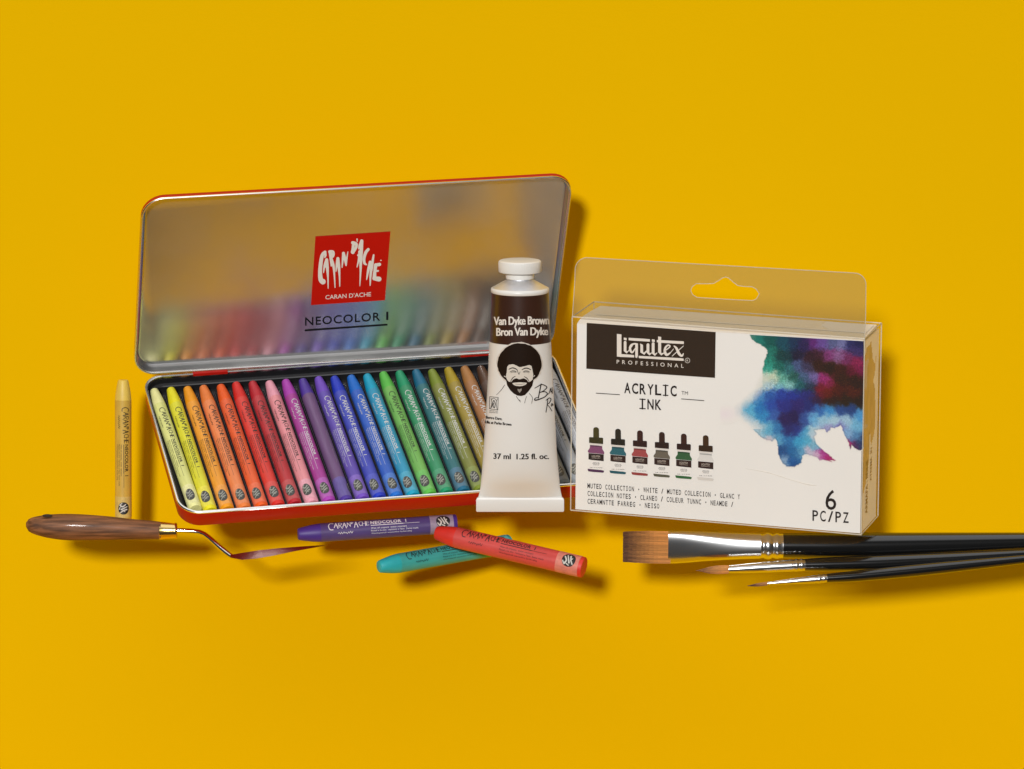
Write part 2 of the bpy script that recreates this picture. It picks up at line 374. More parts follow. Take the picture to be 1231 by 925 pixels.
def e2p(x, y): return (360 + x / 7.115, 270 + y / 7.115)
pr = Print(); RED = lin((196, 24, 8))
pr.poly([e2p(137, 98), e2p(778, 60), e2p(731, 654), e2p(98, 690)], RED, step=6, xs=40)
pr.build('lid_emblem', M['prnt'], lid, lm, TO, eps=.25)
pr = Print()
for pts, ws in DRIP: pr.stroke([e2p(x, y) for x, y in pts], [w / 7.115 for w in ws], WHITE)
pr.text("CARAN D'ACHE", e2p(222, 640), e2p(612, 613), 5.0, WHITE, .006)
pr.build('emblem_lettering', M['prnt'], lid, lm, TO, eps=.5)
pr = Print(); pr.text('NEOCOLOR', e2p(48, 866), e2p(690, 822), 9.8, (.01, .01, .012), .012, 1.12); pr.text('I', e2p(742, 818), e2p(760, 817), 9.8, (.01, .01, .012), .012)
pr.poly([e2p(45, 898), e2p(753, 850), e2p(753, 864), e2p(45, 914)], (.01, .01, .012), step=.5, xs=200)
pr.build('lid_lettering', M['prnt'], lid, lm, TO, eps=.3)
# hinges: red tabs bridging rim and lid
for x0, x1 in ((61, 103), (388, 424)):
    h = MB()
    def fr(a, t): return (T(a, -1.5, 2.2) * (1 - t) + Lf((a + 8) / 1.0, 3.5, 2.0) * t)
    sec = []
    for a in (x0, x1):
        p0, p1, p2, p3 = T(a, 3.2, -1), T(a, 2.6, 2.4), T(a, -2.0, 3.4), T(a, -3.5, 1.0)
        sec.append([p0, p1, p2, p3])
    h.rings(sec, True, True)
    h.build('hinge', M['red'], tin, TO, smooth=False)
# crayons in the tin
G = 'wax crayons lined up in the open tin'
CL = [
 ('cream yellow crayon at the left end of the row in the tin', (240, 236, 165), (226, 226, 140), 0),
 ('lemon yellow crayon in the tin between cream and golden orange', (240, 228, 20), (226, 220, 30), 0),
 ('golden yellow-orange crayon in the tin beside the lemon yellow one', (247, 165, 5), (243, 165, 25), 0),
 ('pale peachy orange crayon in the tin beside the golden one', (240, 135, 60), (240, 140, 75), 0),
 ('strong orange crayon in the tin left of the scarlet one', (242, 100, 15), (236, 98, 22), 0),
 ('scarlet red crayon in the tin between orange and dark crimson', (222, 42, 30), (222, 50, 28), 0),
 ('dark crimson crayon in the tin left of the pink one', (190, 30, 45), (186, 30, 40), 0),
 ('light pink crayon in the tin between crimson and magenta', (236, 165, 180), (232, 150, 155), 0),
 ('bright magenta purple crayon in the tin right of the pink one', (175, 65, 175), (165, 45, 145), 1),
 ('dark purple crayon in the tin with dull wrapper turned away from view', (80, 50, 150), (105, 70, 115), 2),
 ('mid violet crayon with white print in the tin beside the dull purple one', (120, 80, 190), (95, 70, 170), 1),
 ('royal blue crayon in the tin between violet and azure', (30, 60, 190), (55, 70, 180), 1),
 ('azure blue crayon in the tin between royal blue and cyan', (15, 115, 205), (25, 95, 190), 1),
 ('cyan blue crayon in the tin left of the lime green one', (0, 165, 195), (8, 150, 184), 1),
 ('lime green crayon in the tin right of the cyan one', (98, 190, 78), (118, 182, 84), 0),
 ('emerald green crayon in the tin right of the lime one', (22, 150, 105), (34, 142, 96), 1),
 ('dark teal crayon in the tin between emerald and olive green', (10, 105, 135), (15, 105, 110), 1),
 ('olive green crayon in the tin right of the dark teal one', (125, 140, 40), (125, 130, 50), 1),
 ('mustard olive crayon in the tin between olive green and light brown', (170, 148, 25), (155, 135, 40), 1),
 ('light tan brown crayon in the tin just left of the paint tube', (170, 120, 65), (160, 110, 60), 1),
 ('dark brown crayon in the tin with its tip beside the paint tube', (85, 58, 38), (80, 58, 42), 1),
 ('black crayon in the tin hidden behind the paint tube', (30, 28, 28), (34, 32, 32), 1),
 ('dark grey crayon in the tin showing its emblem between tube and ink box', (110, 118, 122), (110, 118, 122), 0),
 ('silver grey crayon in the tin beside the white one', (160, 168, 176), (160, 168, 178), 0),
 ('white crayon with grey print at the right end of the tin', (222, 224, 226), (214, 218, 224), 0),
]
rc = random.Random(11)
for k, (lab, tipc, wc, pm) in enumerate(CL):
    aa = A0 + SP * k; j = rc.uniform(-.6, .6)
    tip = T(aa + j, 17 + rc.uniform(-1, 1.2), -7.0); base = T(aa + (4.6 if k else 8.0) + j * .3, TL - (5.0 if 0 < k < 24 else 12.5) + rc.uniform(-1.2, .6), -7.0)
    ink = {0: (.03, .028, .025), 1: (.62, .62, .6), 2: (.3, .25, .3)}[pm]
    if k == 24: ink = (.12, .12, .13)
    crayon(tip, base, tn, lab, deep(tipc), G, radial=.625, ink=ink, wrapc=deep(wc), roll=(-1.15 if pm == 2 else rc.uniform(.3, .55)), emb=(.06, .06, .055))

# ================================================================= loose crayons
G2 = 'loose wax crayons lying outside the tin'
FRONT = V((0, 0.0, 1))
crayon(W3(148, 457, 150), W3(148.4, 625, 130), FRONT, 'ochre yellow crayon standing upright left of the tin behind the wooden handle', (228, 192, 84), G2, radial=.96, ink=(.05, .03, .01), wrapc=(206, 164, 48), bandc=(208, 172, 66), roll=.06)
crayon(W3(358, 642.5, 170), W3(548.5, 629.5, 140), V((0, .22, 1)), 'dark violet crayon with white print just under the front of the tin', (72, 46, 140), G2, radial=.97, ink=(.8, .8, .8), wrapc=(66, 44, 116), bandc=(140, 122, 150), roll=0)
crayon(W3(455.5, 681.5, 190), W3(612, 654, 105), V((0, .22, 1)), 'turquoise crayon lying underneath the red one', (40, 176, 180), G2, radial=1.08, ink=INK, wrapc=(34, 164, 158))
crayon(W3(524, 640.5, 180), W3(702, 682.5, 236), V((0, .25, 1)), 'coral red crayon lying across the turquoise one', (222, 52, 40), G2, radial=1.1, ink=(.03, .015, .015), wrapc=(210, 58, 48), bandc=(220, 110, 88))

# ================================================================= PAINT TUBE
TS = (DC - 290) / F
tO = W3(625.5, 615, 290)
TILT = .17
def ty(py): return (615 - py)          # height above the foot, target units
prof_t = [ # py, xleft, xright, depth half
 (349, 590.8, 659.2, 34), (380, 589.6, 660.5, 33.6), (420, 587.8, 663, 32.5), (460, 586.2, 665, 30.6), (500, 583.8, 667.2, 29), (540, 581.2, 669.2, 26), (562, 579.6, 671, 22), (576, 578.4, 672.4, 16.8), (588, 577.2, 673.6, 9.2), (598, 575.0, 675.6, 3.0)]
def tprof(py):
    P = prof_t
    if py <= P[0][0]: return P[0][1:]
    for i in range(len(P) - 1):
        if py <= P[i + 1][0]:
            # cosine-free cubic blend
            t = (py - P[i][0]) / (P[i + 1][0] - P[i][0]); a = P[max(i - 1, 0)]; b_ = P[i]; c = P[i + 1]; d = P[min(i + 2, len(P) - 1)]
            m0 = [(c[q] - a[q]) / (c[0] - a[0]) * (c[0] - b_[0]) for q in (1, 2, 3)]; m1 = [(d[q] - b_[q]) / (d[0] - b_[0]) * (c[0] - b_[0]) for q in (1, 2, 3)]
            return tuple((2 * t ** 3 - 3 * t * t + 1) * b_[q] + (t ** 3 - 2 * t * t + t) * m0[q - 1] + (-2 * t ** 3 + 3 * t * t) * c[q] + (t ** 3 - t * t) * m1[q - 1] for q in (1, 2, 3))
    return P[-1][1:]
def tpt(xoff, h, z):   # local: offset from axis x=625.5, height, depth
    zc = 290 + TILT * h; k = (DC - zc) / F
    return W3(625.5, 615 - h, zc) + V((xoff, -TILT * z, z)) * k
def tring(py, n=64, ex=0., aexp=1.0):
    l, r, d = tprof(py); a = (r - l) / 2 + ex; xc = (l + r) / 2 - 625.5
    R = []
    for k in range(n):
        t = 2 * math.pi * k / n; R.append(tpt(xc + a * math.cos(t), ty(py) * 1.0, (d + ex) * math.sin(t)))
    return R
tube = empty('paint_tube', tO, 'white metal paint tube with brown top band and white screw cap standing before the tin', 'paint tube')
PYS = [i for i in range(349, 598, 4)] + [598]
tb = MB().rings([tring(p, 72) for p in PYS], False, False).build('tube_body', M['tube'], tube, tO, ang=60)
def tsurf(x, q, e):
    l, r, d = tprof(q); a = (r - l) / 2; xc = (l + r) / 2; cc = max(-1, min(1, (x - xc) / a)); s = (1 - cc * cc) ** .5
    return tpt(xc - 625.5 + (a + e) * cc, ty(q), (d + e) * s)
def tmap(px, py, e=0.):
    x, q = px, py
    for _ in range(6):
        P = tsurf(x, q, 0); k = F / (DC - P.z); x += (px - (CX + P.x * k)) * .9; q += (py - (CY - P.y * k)) * .9
    return tsurf(x, q, e)
# brown band all round: wraps the body from the shoulder down to py=419
bp = [350 + i * 3 for i in range(21)]
MB().rings([tring(p, 72, .25) for p in bp], False, False).build('brown_band', M['brown'], tb, tO, ang=60)
def lring(h, r, n=64, flute=0, sc_=0):
    return [tpt((r + (flute if k % 2 else 0)) * math.cos(2 * math.pi * k / n) - .5, h, (r + (flute if k % 2 else 0)) * math.sin(2 * math.pi * k / n)) for k in range(n)]
MB().rings([lring(h, r) for h, r in ((264.6, 34.0), (263.6, 34.4), (264, 34.8), (266.4, 35.0), (268.6, 34.6), (269.4, 33.4))], False, False).build('rolled_rim', M['cap'], tube, tO, ang=60)
MB().rings([lring(h, r) for h, r in ((269.0, 33.6), (271, 30), (275, 23.0), (278, 17.4), (279, 15), (282, 14.2), (282, 9))], False, True).build('shoulder', M['alu'], tube, tO, ang=40)
cp = MB().rings([lring(h, r, 144) for h, r in ((280.0, 16.2), (280.5, 17.0), (288, 17.2), (289, 17.0))], True, True)
cp.rings([lring(h, r, 108, fl) for h, r, fl in ((287.6, 23.6, 0), (288.2, 25.3, 0), (289, 25.9, -.55), (299.6, 25.9, -.55), (300.8, 25.5, -.1), (301.8, 24.2, 0), (302.2, 21.8, 0))], True, True)
cp.build('screw_cap', M['cap'], tube, tO, ang=25)
# crimp
cr = MB(); x0, x1 = 572.5 - 625.5, 678 - 625.5
R = []
for h, z, dx in ((17.4, 2.4, 3.2), (16, 3.4, 1.0), (14, 3.7, 0), (1.4, 3.5, 0), (0, 2.7, 1)):
    R.append([tpt(x, h, zz) for x, zz in ((x0 + dx, -z), (x0 + dx, z), (x1 - dx, z), (x1 - dx, -z))])
cr.rings(R, True, True).build('crimped_end', M['tube'], tube, tO, ang=50)
pr = Print(); BR = lin((34, 22, 14)); WT = lin((226, 216, 204))
for i_, o_ in enumerate((-.3, 0, .3)):
    pr.text('Van Dyke Brown', (594.2 + o_, 391), (659.4 + o_, 390), 9.9, WT, .012, .95, .04 * i_); pr.text('Bron Van Dyke', (597.2 + o_, 404), (658.3 + o_, 403), 9.6, WT, .012, .95, .04 * i_)
pr.build('band_lettering', M['prnt'], tb, tmap, tO, eps=.6)
def z5(x, y): return (580 + x / 7.12, 400 + y / 7.12)
pr = Print(); rb = random.Random(5); SK = lin((214, 203, 188))
hc = [(318 + 196 * math.cos(t) * (1 if math.sin(t) < 0 else 1), 268 + (188 if math.sin(t) < 0 else 190) * math.sin(t)) for t in [2 * math.pi * i / 60 for i in range(60)]]
pr.poly([z5(x + rb.uniform(-4, 4), y + rb.uniform(-4, 4)) for x, y in hc if y < 440], lin((212, 200, 186)), 0, .7, 3)
hc = [(318 + 187 * math.cos(t), 268 + 178 * math.sin(t)) for t in [2 * math.pi * i / 60 for i in range(60)]]
pr.poly([z5(x + rb.uniform(-3, 3), y + rb.uniform(-3, 3)) for x, y in hc], BR, .15, .7, 3)
pr.poly([z5(*p) for p in [(203, 400), (212, 450), (240, 495), (268, 522), (300, 540), (330, 543), (362, 535), (395, 500), (425, 455), (436, 400), (380, 380), (260, 380)]], BR, .22, .7, 3)
pr.poly([z5(*p) for p in [(214, 292), (228, 276), (262, 270), (292, 282), (318, 297), (350, 290), (372, 285), (400, 276), (418, 286), (426, 320), (433, 360), (428, 400), (412, 416), (396, 424), (376, 408), (345, 402), (318, 400), (285, 402), (262, 408), (243, 424), (224, 418), (210, 398), (203, 372), (210, 340)]], SK, .32, .6, 3)
pr.poly([z5(*p) for p in [(255, 431), (285, 427), (320, 425), (352, 426), (382, 430), (368, 446), (345, 456), (318, 459), (288, 456), (268, 447)]], SK, .32, .5, 3)
pr.poly([z5(*p) for p in [(300, 480), (316, 486), (334, 477), (336, 492), (318, 517), (303, 498)]], lin((150, 140, 128)), .32, .5, 3)
def ps(pts, w, lay=.42, c=BR): pr.stroke([z5(*p) for p in pts], [q / 7.12 for q in (w if isinstance(w, list) else [w] * len(pts))], c, lay)
ps([(228, 314), (255, 302), (282, 308), (300, 322)], [6, 9, 9, 5]); ps([(338, 318), (360, 306), (385, 305), (412, 318)], [5, 9, 9, 6])
ps([(236, 338), (256, 328), (280, 330), (292, 338)], [3, 7, 7, 4]); ps([(348, 336), (366, 328), (388, 330), (402, 338)], [4, 7, 7, 3]); ps([(244, 344), (266, 338), (288, 342)], 3); ps([(352, 342), (372, 337), (396, 344)], 3)
ps([(300, 325), (306, 345), (314, 358)], 5); ps([(322, 335), (316, 350)], 4); ps([(283, 373), (262, 386), (248, 406), (240, 425)], [4, 7, 5, 3]); ps([(356, 376), (376, 388), (390, 404), (398, 420)], [4, 7, 5, 3])
ps([(262, 408), (290, 398), (318, 406), (350, 398), (380, 410)], [8, 14, 10, 14, 8]); ps([(282, 440), (320, 444), (360, 438)], 2.5)
ps([(190, 372), (203, 380)], 6, c=SK); ps([(436, 376), (444, 368)], 6, c=SK)
# shoulders and collar
ps([(192, 448), (165, 490), (124, 533)], [4, 3.5, 2.5]); ps([(290, 545), (310, 575), (326, 594)], 4); ps([(308, 572), (324, 580)], 4); ps([(376, 545), (366, 575), (360, 603)], 3); ps([(398, 520), (424, 556), (418, 606)], [4, 4, 3])
pr.build('portrait_print', M['prnt'], tb, tmap, tO, eps=.45)
pr = Print()
def sg(pts, w=5.5): ps(pts, [q * 1.3 for q in w] if isinstance(w, list) else w * 1.3, 0)
sg([(500, 440), (488, 500), (476, 560)], 7); sg([(446, 476), (470, 462), (500, 445), (530, 452), (548, 470), (520, 498), (490, 512)], [4, 5, 6, 6, 6, 5, 5]); sg([(490, 512), (528, 505), (552, 522), (530, 550), (480, 572), (446, 578), (452, 560), (480, 555)], [5, 6, 6, 6, 8, 8, 5, 4])
sg([(552, 530), (566, 520), (572, 505), (580, 476), (584, 510), (590, 500), (596, 518)], 4); sg([(592, 470), (594, 520)], 4)
sg([(556, 568), (550, 620), (540, 682)], 5); sg([(542, 580), (568, 560), (584, 572), (566, 606), (552, 612), (572, 640), (592, 672)], [4, 5, 5, 5, 4, 5, 4]); sg([(584, 622), (592, 606), (596, 622), (588, 630), (584, 622)], 4); sg([(598, 612), (604, 622)], 4)
# little emblem box with flame, and two lines of small print
for q in ([(66, 548), (138, 556)], [(66, 548), (62, 652)], [(138, 556), (134, 662)], [(62, 652), (134, 662)]): sg(q, 3)
sg([(72, 650), (82, 600), (76, 560)], 3); sg([(128, 658), (120, 605), (130, 565)], 3); sg([(82, 640), (92, 600), (100, 580), (112, 610), (104, 645), (94, 625), (100, 605)], 4.5); sg([(80, 575), (100, 560), (120, 580)], 3)
pr.text('ARTIST OIL', z5(62, 672), z5(134, 680), 1.3, BR, .01); pr.text('BOB ROSS INC', z5(60, 685), z5(134, 692), 1.1, BR, .01)
for i_, o_ in enumerate((-.18, .18)):
    pr.text('Bertre Dare.', (584.8 + o_, 503.4), (603.9 + o_, 505.3), 3.3, BR, .01, 1, .04 * i_); pr.text('Ulis at Parke Brown', (583.8 + o_, 509), (614.8 + o_, 512.1), 3.3, BR, .01, 1, .04 * i_)
    pr.text('37 ml', (593.6 + o_, 551.8), (614 + o_, 552.2), 6.6, BR, .012, 1, .04 * i_); pr.text('1.25 fl. oc.', (621 + o_, 552.4), (659.4 + o_, 552.0), 6.6, BR, .012, 1, .04 * i_)
pr.build('body_lettering', M['prnt'], tb, tmap, tO, eps=.5)

# ================================================================= INK BOX
bTL = W3(688, 381, 276); bTR = W3(1039.4, 407.5, 336); bBL = W3(686, 613.5, 250)
BW, BH, BD = 351., 232., 74.
bu, bv = (bTR - bTL) / BW, (bBL - bTL) / BH
bd_ = (W3(714, 363, 202) - bTL) / BD
bn = bu.cross(-bv).normalized(); bn = bn if bn.z > 0 else -bn
BO = bTL
def B(w, h, d): return BO + bu * w + bv * h + bd_ * d
ibox = empty('ink_set_box', BO, 'white card and clear plastic box of six inks with a see-through hanging tab', 'box')
# clear outer shell
sh = MB()
for q in ([(0, 0, 0), (BW, 0, 0), (BW, BH, 0), (0, BH, 0)], [(0, 0, 0), (0, 0, BD), (BW, 0, BD), (BW, 0, 0)], [(BW, 0, 0), (BW, 0, BD), (BW, BH, BD), (BW, BH, 0)], [(0, 0, BD), (0, 0, 0), (0, BH, 0), (0, BH, BD)], [(0, BH, 0), (BW, BH, 0), (BW, BH, BD), (0, BH, BD)], [(BW, 0, BD), (0, 0, BD), (0, BH, BD), (BW, BH, BD)]):
    sh.add([B(*p) for p in q], [(0, 1, 2, 3)])
clear = sh.build('clear_shell', M['film'], ibox, BO, smooth=False)
ed = MB()
for a, c in (((0, 0, 0), (BW, 0, 0)), ((0, 0, 0), (0, BH, 0)), ((BW, 0, 0), (BW, BH, 0)), ((0, BH, 0), (BW, BH, 0)), ((0, 0, 0), (0, 0, BD)), ((BW, 0, 0), (BW, 0, BD)), ((BW, 0, BD), (BW, BH, BD)), ((0, 0, BD), (BW, 0, BD)), ((BW, BH, 0), (BW, BH, BD)), ((0, 0, BD), (0, BH, BD))):
    ed.tube([B(*a), B(*c)], .75, 6)
ed.build('shell_edges', M['edge'], clear, BO)
pc = Print(); pc.stroke([(896, 563.4), (925, 569), (950, 577), (972, 583), (982, 584)], [.15, .45, .4, .6, .15], None); pc.build('film_crease', M['edge'], clear, plane_mapper(BO, bu, bv, bd_.cross(bu).normalized() if False else bu.cross(-bv).normalized() * (1 if bu.cross(-bv).z > 0 else -1)), BO, eps=.2)
# folded card insert
card = MB()
C0, C1, H0, H1, D0, D1 = 5.4, BW - 1.6, 8.6, BH - 1.2, 1.2, BD - 6
def cring(d, top, ins=0.): return [B(C0 + ins, H0 - top, d), B(C1 - ins * .4, H0 - 6.2 - top * .3, d), B(C1 - ins * .4, H1, d), B(C0 + ins, H1, d)]
card.rings([cring(D0, 0), cring(D0 + 2.5, 1.4, .1), cring(D0 + 10, 4.2, .8), cring(D0 + 18, 5.4, 1.4), cring(42, 5.8, 2.5), cring(D1, 5.9, 5)], True, True)
co = card.build('card_insert', M['card'], ibox, BO, smooth=False)
fl = MB(); fl.rings([[B(x, y - dy, d) for x, y in ((C0 + 8 + d * .2, H0 - 6.4), (C1 - 4, H0 - 8.35))] for d, dy in ((26, 0), (26.5, .5), (44, .6), (62, .6))], False, False, closed=False); fl.build('top_flap', M['card'], co, BO, smooth=False)
# hanging tab
bm = plane_mapper(BO, bu, bv, bn)
tab = Print()
def arc(cx, cy, r, a0, a1, n=7): return [(cx + r * math.cos(math.radians(a0 + (a1 - a0) * k / n)), cy + r * math.sin(math.radians(a0 + (a1 - a0) * k / n))) for k in range(n + 1)]
tout = [(688.3, 380)] + [(691, 340)] + arc(706, 324.5, 14.5, 185, 268) + arc(1027, 342.5, 14, -86, -2) + [(1040.6, 380), (1039.6, 406.6)]
hole = [(832, 345), (837, 341.2), (850, 341.4), (858, 341), (864, 337.5), (869, 334), (872, 333.2), (876, 334.4), (881, 339), (887, 343.6), (895, 344.6), (904, 345), (909, 347.6), (913, 353.4), (909.5, 359.5), (905, 361.6), (880, 360.4), (850, 358.6), (838, 357.8), (832.5, 354.4), (830.4, 349.6)]
tab.poly(tout, None, 0, 1.2, 500, holes=[hole]); to = tab.build('hanging_tab', M['film_tab'], ibox, bm, BO, eps=.1)
e = MB(); e.tube([bm(x, y, .3) for x, y in tout], .45, 6); e.tube([bm(x, y, .3) for x, y in hole + hole[:1]], .42, 6); e.build('tab_edge', M['edge'], to, BO)
# front print
fm = plane_mapper(B(0, 0, D0), bu, bv, bn)
pr = Print(); DK = lin((44, 28, 12)); DI = lin((34, 24, 20)); LG = lin((226, 214, 200))
def zb_(x, y): return (695 + x / 7.707, 385 + y / 7.707)
pr.poly([zb_(80, 26), (860.4, 399), (859.6, 454.5), zb_(76, 454)], DK, 0, 6, 400); 
pr.build('brand_panel', M['prnt'], co, fm, BO, eps=.35)
pr = Print()
def bs(pts, w, sm=False): pr.stroke([zb_(*p) for p in pts], [q / 7.707 for q in (w if isinstance(w, list) else [w] * len(pts))], LG, 0, sm)
def bq(pts): pr.poly([zb_(*p) for p in pts], LG, (random.random() * .1), .6, 200)
bq([(360, 128), (402, 131), (402, 342), (360, 338)]); bq([(360, 312), (520, 323), (520, 346), (360, 340)]); bq([(562, 331), (978, 354), (978, 378), (562, 352)])
bq([(424, 162), (450, 163), (450, 188), (424, 186)]); bq([(469, 164), (666, 176), (666, 200), (469, 188)]); bq([(684, 177), (711, 179), (711, 204), (684, 202)]); bq([(730, 184), (980, 197), (980, 222), (730, 208)])
bs([(436, 205), (436, 285), (452, 300), (462, 290)], [25, 25, 20, 8]); bs([(462, 292), (505, 235)], 7)
bs([(530, 218), (496, 228), (482, 256), (488, 288), (505, 298), (530, 262)], [14, 16, 22, 20, 16, 8], True); bq([(530, 212), (555, 214), (555, 330), (546, 352), (530, 345)])
bs([(578, 222), (590, 232), (590, 296), (612, 312), (640, 280)], [8, 24, 26, 20, 7]); bs([(648, 228), (648, 300), (664, 318), (680, 304)], [26, 26, 20, 8])
bs([(696, 218), (696, 306), (712, 322), (730, 305)], [26, 26, 20, 8]); bq([(742, 152), (770, 154), (770, 300), (742, 300)]); bs([(757, 295), (772, 318), (800, 302)], [25, 20, 8])
bs([(798, 290), (850, 248), (838, 232), (812, 250), (804, 290), (822, 322), (858, 300)], [8, 12, 14, 18, 24, 24, 8], True); bs([(850, 310), (884, 268)], 6)
bs([(890, 240), (912, 262), (935, 310), (962, 332), (976, 310)], [10, 22, 26, 18, 8], True); bs([(976, 240), (920, 290), (872, 334)], [6, 8, 6], True)
pr.text('PROFESSIONAL', zb_(358, 403), zb_(978, 442), 4.5, LG, .004, 1.9)
pr.stroke([zb_(1014 + 22 * math.cos(t), 374 + 22 * math.sin(t)) for t in [2 * math.pi * i / 12 for i in range(13)]], .5, LG); pr.text('R', zb_(1006, 384), zb_(1022, 385), 2.4, LG)
pr.build('brand_lettering', M['prnt'], co, fm, BO, eps=.6)
pr = Print()
for i, ch in enumerate('ACRYLIC'):
    x = 428 + i * 71.3; y = 677 + i * 4.6; w_ = 58 if ch != 'I' else 50
    if ch == 'I':
        for q in (([(x + 26, y), (x + 26, y - 98)], 14), ([(x + 4, y - 4), (x + 48, y - 2)], 10), ([(x + 4, y - 96), (x + 48, y - 94)], 10)): pr.stroke([zb_(*p) for p in q[0]], q[1] / 7.707, DI, 0, False)
    else: pr.text(ch, zb_(x, y), zb_(x + w_, y + 3.6), 12.8, DI, .022)
for i, ch in enumerate('INK'):
    x = 570 + i * 72; y = 822 + i * 4.6
    if ch == 'I':
        for q in (([(x + 26, y), (x + 26, y - 90)], 14), ([(x + 2, y - 4), (x + 52, y - 1)], 10), ([(x + 2, y - 90), (x + 52, y - 87)], 10)): pr.stroke([zb_(*p) for p in q[0]], q[1] / 7.707, DI, 0, False)
    else: pr.text(ch, zb_(x, y), zb_(x + 58, y + 3.6), 12.4, DI, .022)
pr.stroke([zb_(168, 677), zb_(384, 691)], .9, DI, 0, False); pr.stroke([zb_(958, 730), zb_(1165, 746)], .9, DI, 0, False); pr.text('TM', zb_(958, 690), zb_(1018, 694), 4.2, DI)
NAR = {'I': .5, '/': .7, '·': .3, 'M': .84, 'W': .86, '1': .5}
def mono(pr, s, x0, y0, x1, y1, cap, bold=.012):
    n = len(s); dx, dy = (x1 - x0) / n, (y1 - y0) / n
    for i, ch in enumerate(s):
        if ch == ' ': continue
        w_ = NAR.get(ch, .74) * dx; a = x0 + dx * i + (dx - w_) / 2; y = y0 + dy * i
        if ch == '·': pr.poly([(a, y - cap * .62), (a + w_, y - cap * .62), (a + w_, y - cap * .35), (a, y - cap * .35)], DI, 0, .5, 9)
        elif ch == 'I':
            m = a + w_ / 2; t = cap * .13
            pr.poly([(m - t / 2, y - cap), (m + t / 2, y - cap), (m + t / 2, y), (m - t / 2, y)], DI, 0, 9, 9); pr.poly([(a, y - cap), (a + w_, y - cap), (a + w_, y - cap + t), (a, y - cap + t)], DI, .04, 9, 9); pr.poly([(a, y - t), (a + w_, y - t), (a + w_, y), (a, y)], DI, .04, 9, 9)
        else: pr.text(ch, (a, y), (a + w_, y + dy * .7), cap, DI, bold)
def lines(rows):
    for s, x0, y0, x1, y1 in rows: mono(pr, s, x0, y0, x1, y1, 5.9)
lines([('MUTED COLLECTION · WHITE / MUTED COLLECION · GLANC Y', 706, 587.0, 890, 600.4), ('COLLECION NOTES · CLANEO / COLEUR TUNNC · NEAMDE /', 706, 596.2, 882, 609.6), ('CERAMNTTE FARREG · NEISO', 706, 605.6, 793, 611.8)])
pr.text('6', (992.3, 612.6), (1005.4, 613.2), 23.6, DI, .004)
mono(pr, 'PC/PZ', 975.5, 626.2, 1021.5, 629.2, 12.8, .012)
pr.build('front_lettering', M['prnt'], co, fm, BO, eps=.45)
# six bottle pictures printed on the card
mute = lambda c: tuple(int((sum(c) / 3) * .28 + v * .68) for v in c)
BC = [((140, 62, 110), (88, 40, 84), (66, 58, 20)), ((30, 105, 118), (22, 92, 104), (40, 34, 22)), ((188, 62, 58), (176, 52, 46), (56, 26, 18)), ((112, 98, 78), (92, 88, 62), (52, 28, 18)), ((48, 104, 52), (46, 112, 50), (56, 28, 18)), ((214, 208, 200), (208, 200, 190), (62, 38, 14))]
for i, (c1, c2, cc) in enumerate(BC):
    if i < 5: c1, c2 = mute(c1), mute(c2)
    pb = Print(); X = 706.3 + i * 26.35; Y = 513.7 + i * 1.95; k = 1 / 11.57
    def q(pts, c, lay): pb.poly([(X + (x - 70) * k, Y + (y - 100) * k + (x - 185) * k * .05) for x, y in pts], lin(c), lay, .8, 60)
    q([(150, 250), (150, 130), (160, 108), (190, 98), (220, 108), (230, 130), (232, 250)], cc, .0); q([(92, 250), (100, 242), (280, 242), (288, 250), (288, 330), (92, 326)], tuple(int(v * .8) for v in cc), .08)
    q([(95, 326), (285, 330), (283, 352), (97, 348)], (215, 205, 195), .1); q([(104, 352), (274, 356), (276, 400), (302, 440), (302, 470), (78, 462), (74, 435), (102, 395)], c1, .05)
    q([(104, 352), (274, 356), (276, 376), (104, 372)], tuple(int(v * .78) for v in c1), .12)
    q([(78, 462), (298, 470), (296, 700), (76, 690)], (230, 224, 216), .05); q([(84, 466), (296, 472), (296, 568), (84, 558)], (48, 28, 22) if i else (40, 28, 24), .12)
    q([(72, 684), (300, 694), (300, 715), (290, 728), (200, 730), (85, 720), (74, 706)], c2, .12)
    for yy, x0, x1, h_ in ((508, 130, 248, 20), (526, 130, 250, 6)): pb.text('LIQUITEX' if h_ > 10 else 'PROFESSIONAL', (X + (x0 - 70) * k, Y + (yy + 8 - 100) * k), (X + (x1 - 70) * k, Y + (yy + 14 - 100) * k), h_ * k * 1.3, lin((190, 175, 160)), .01, 1., .2)
    for yy, x0, x1 in ((598, 145, 235), (612, 140, 240), (628, 150, 232), (668, 100, 278)): pb.text('ACRYLIC INK' if yy < 650 else '30 ML  1 FL OZ  MUTED', (X + (x0 - 70) * k, Y + (yy - 100) * k), (X + (x1 - 70) * k, Y + (yy + 4 - 100) * k), 1.0, lin((60, 48, 42)), .01, 1., .2)
    pb.build('bottle_picture', M['prnt'], co, fm, BO, eps=.35)
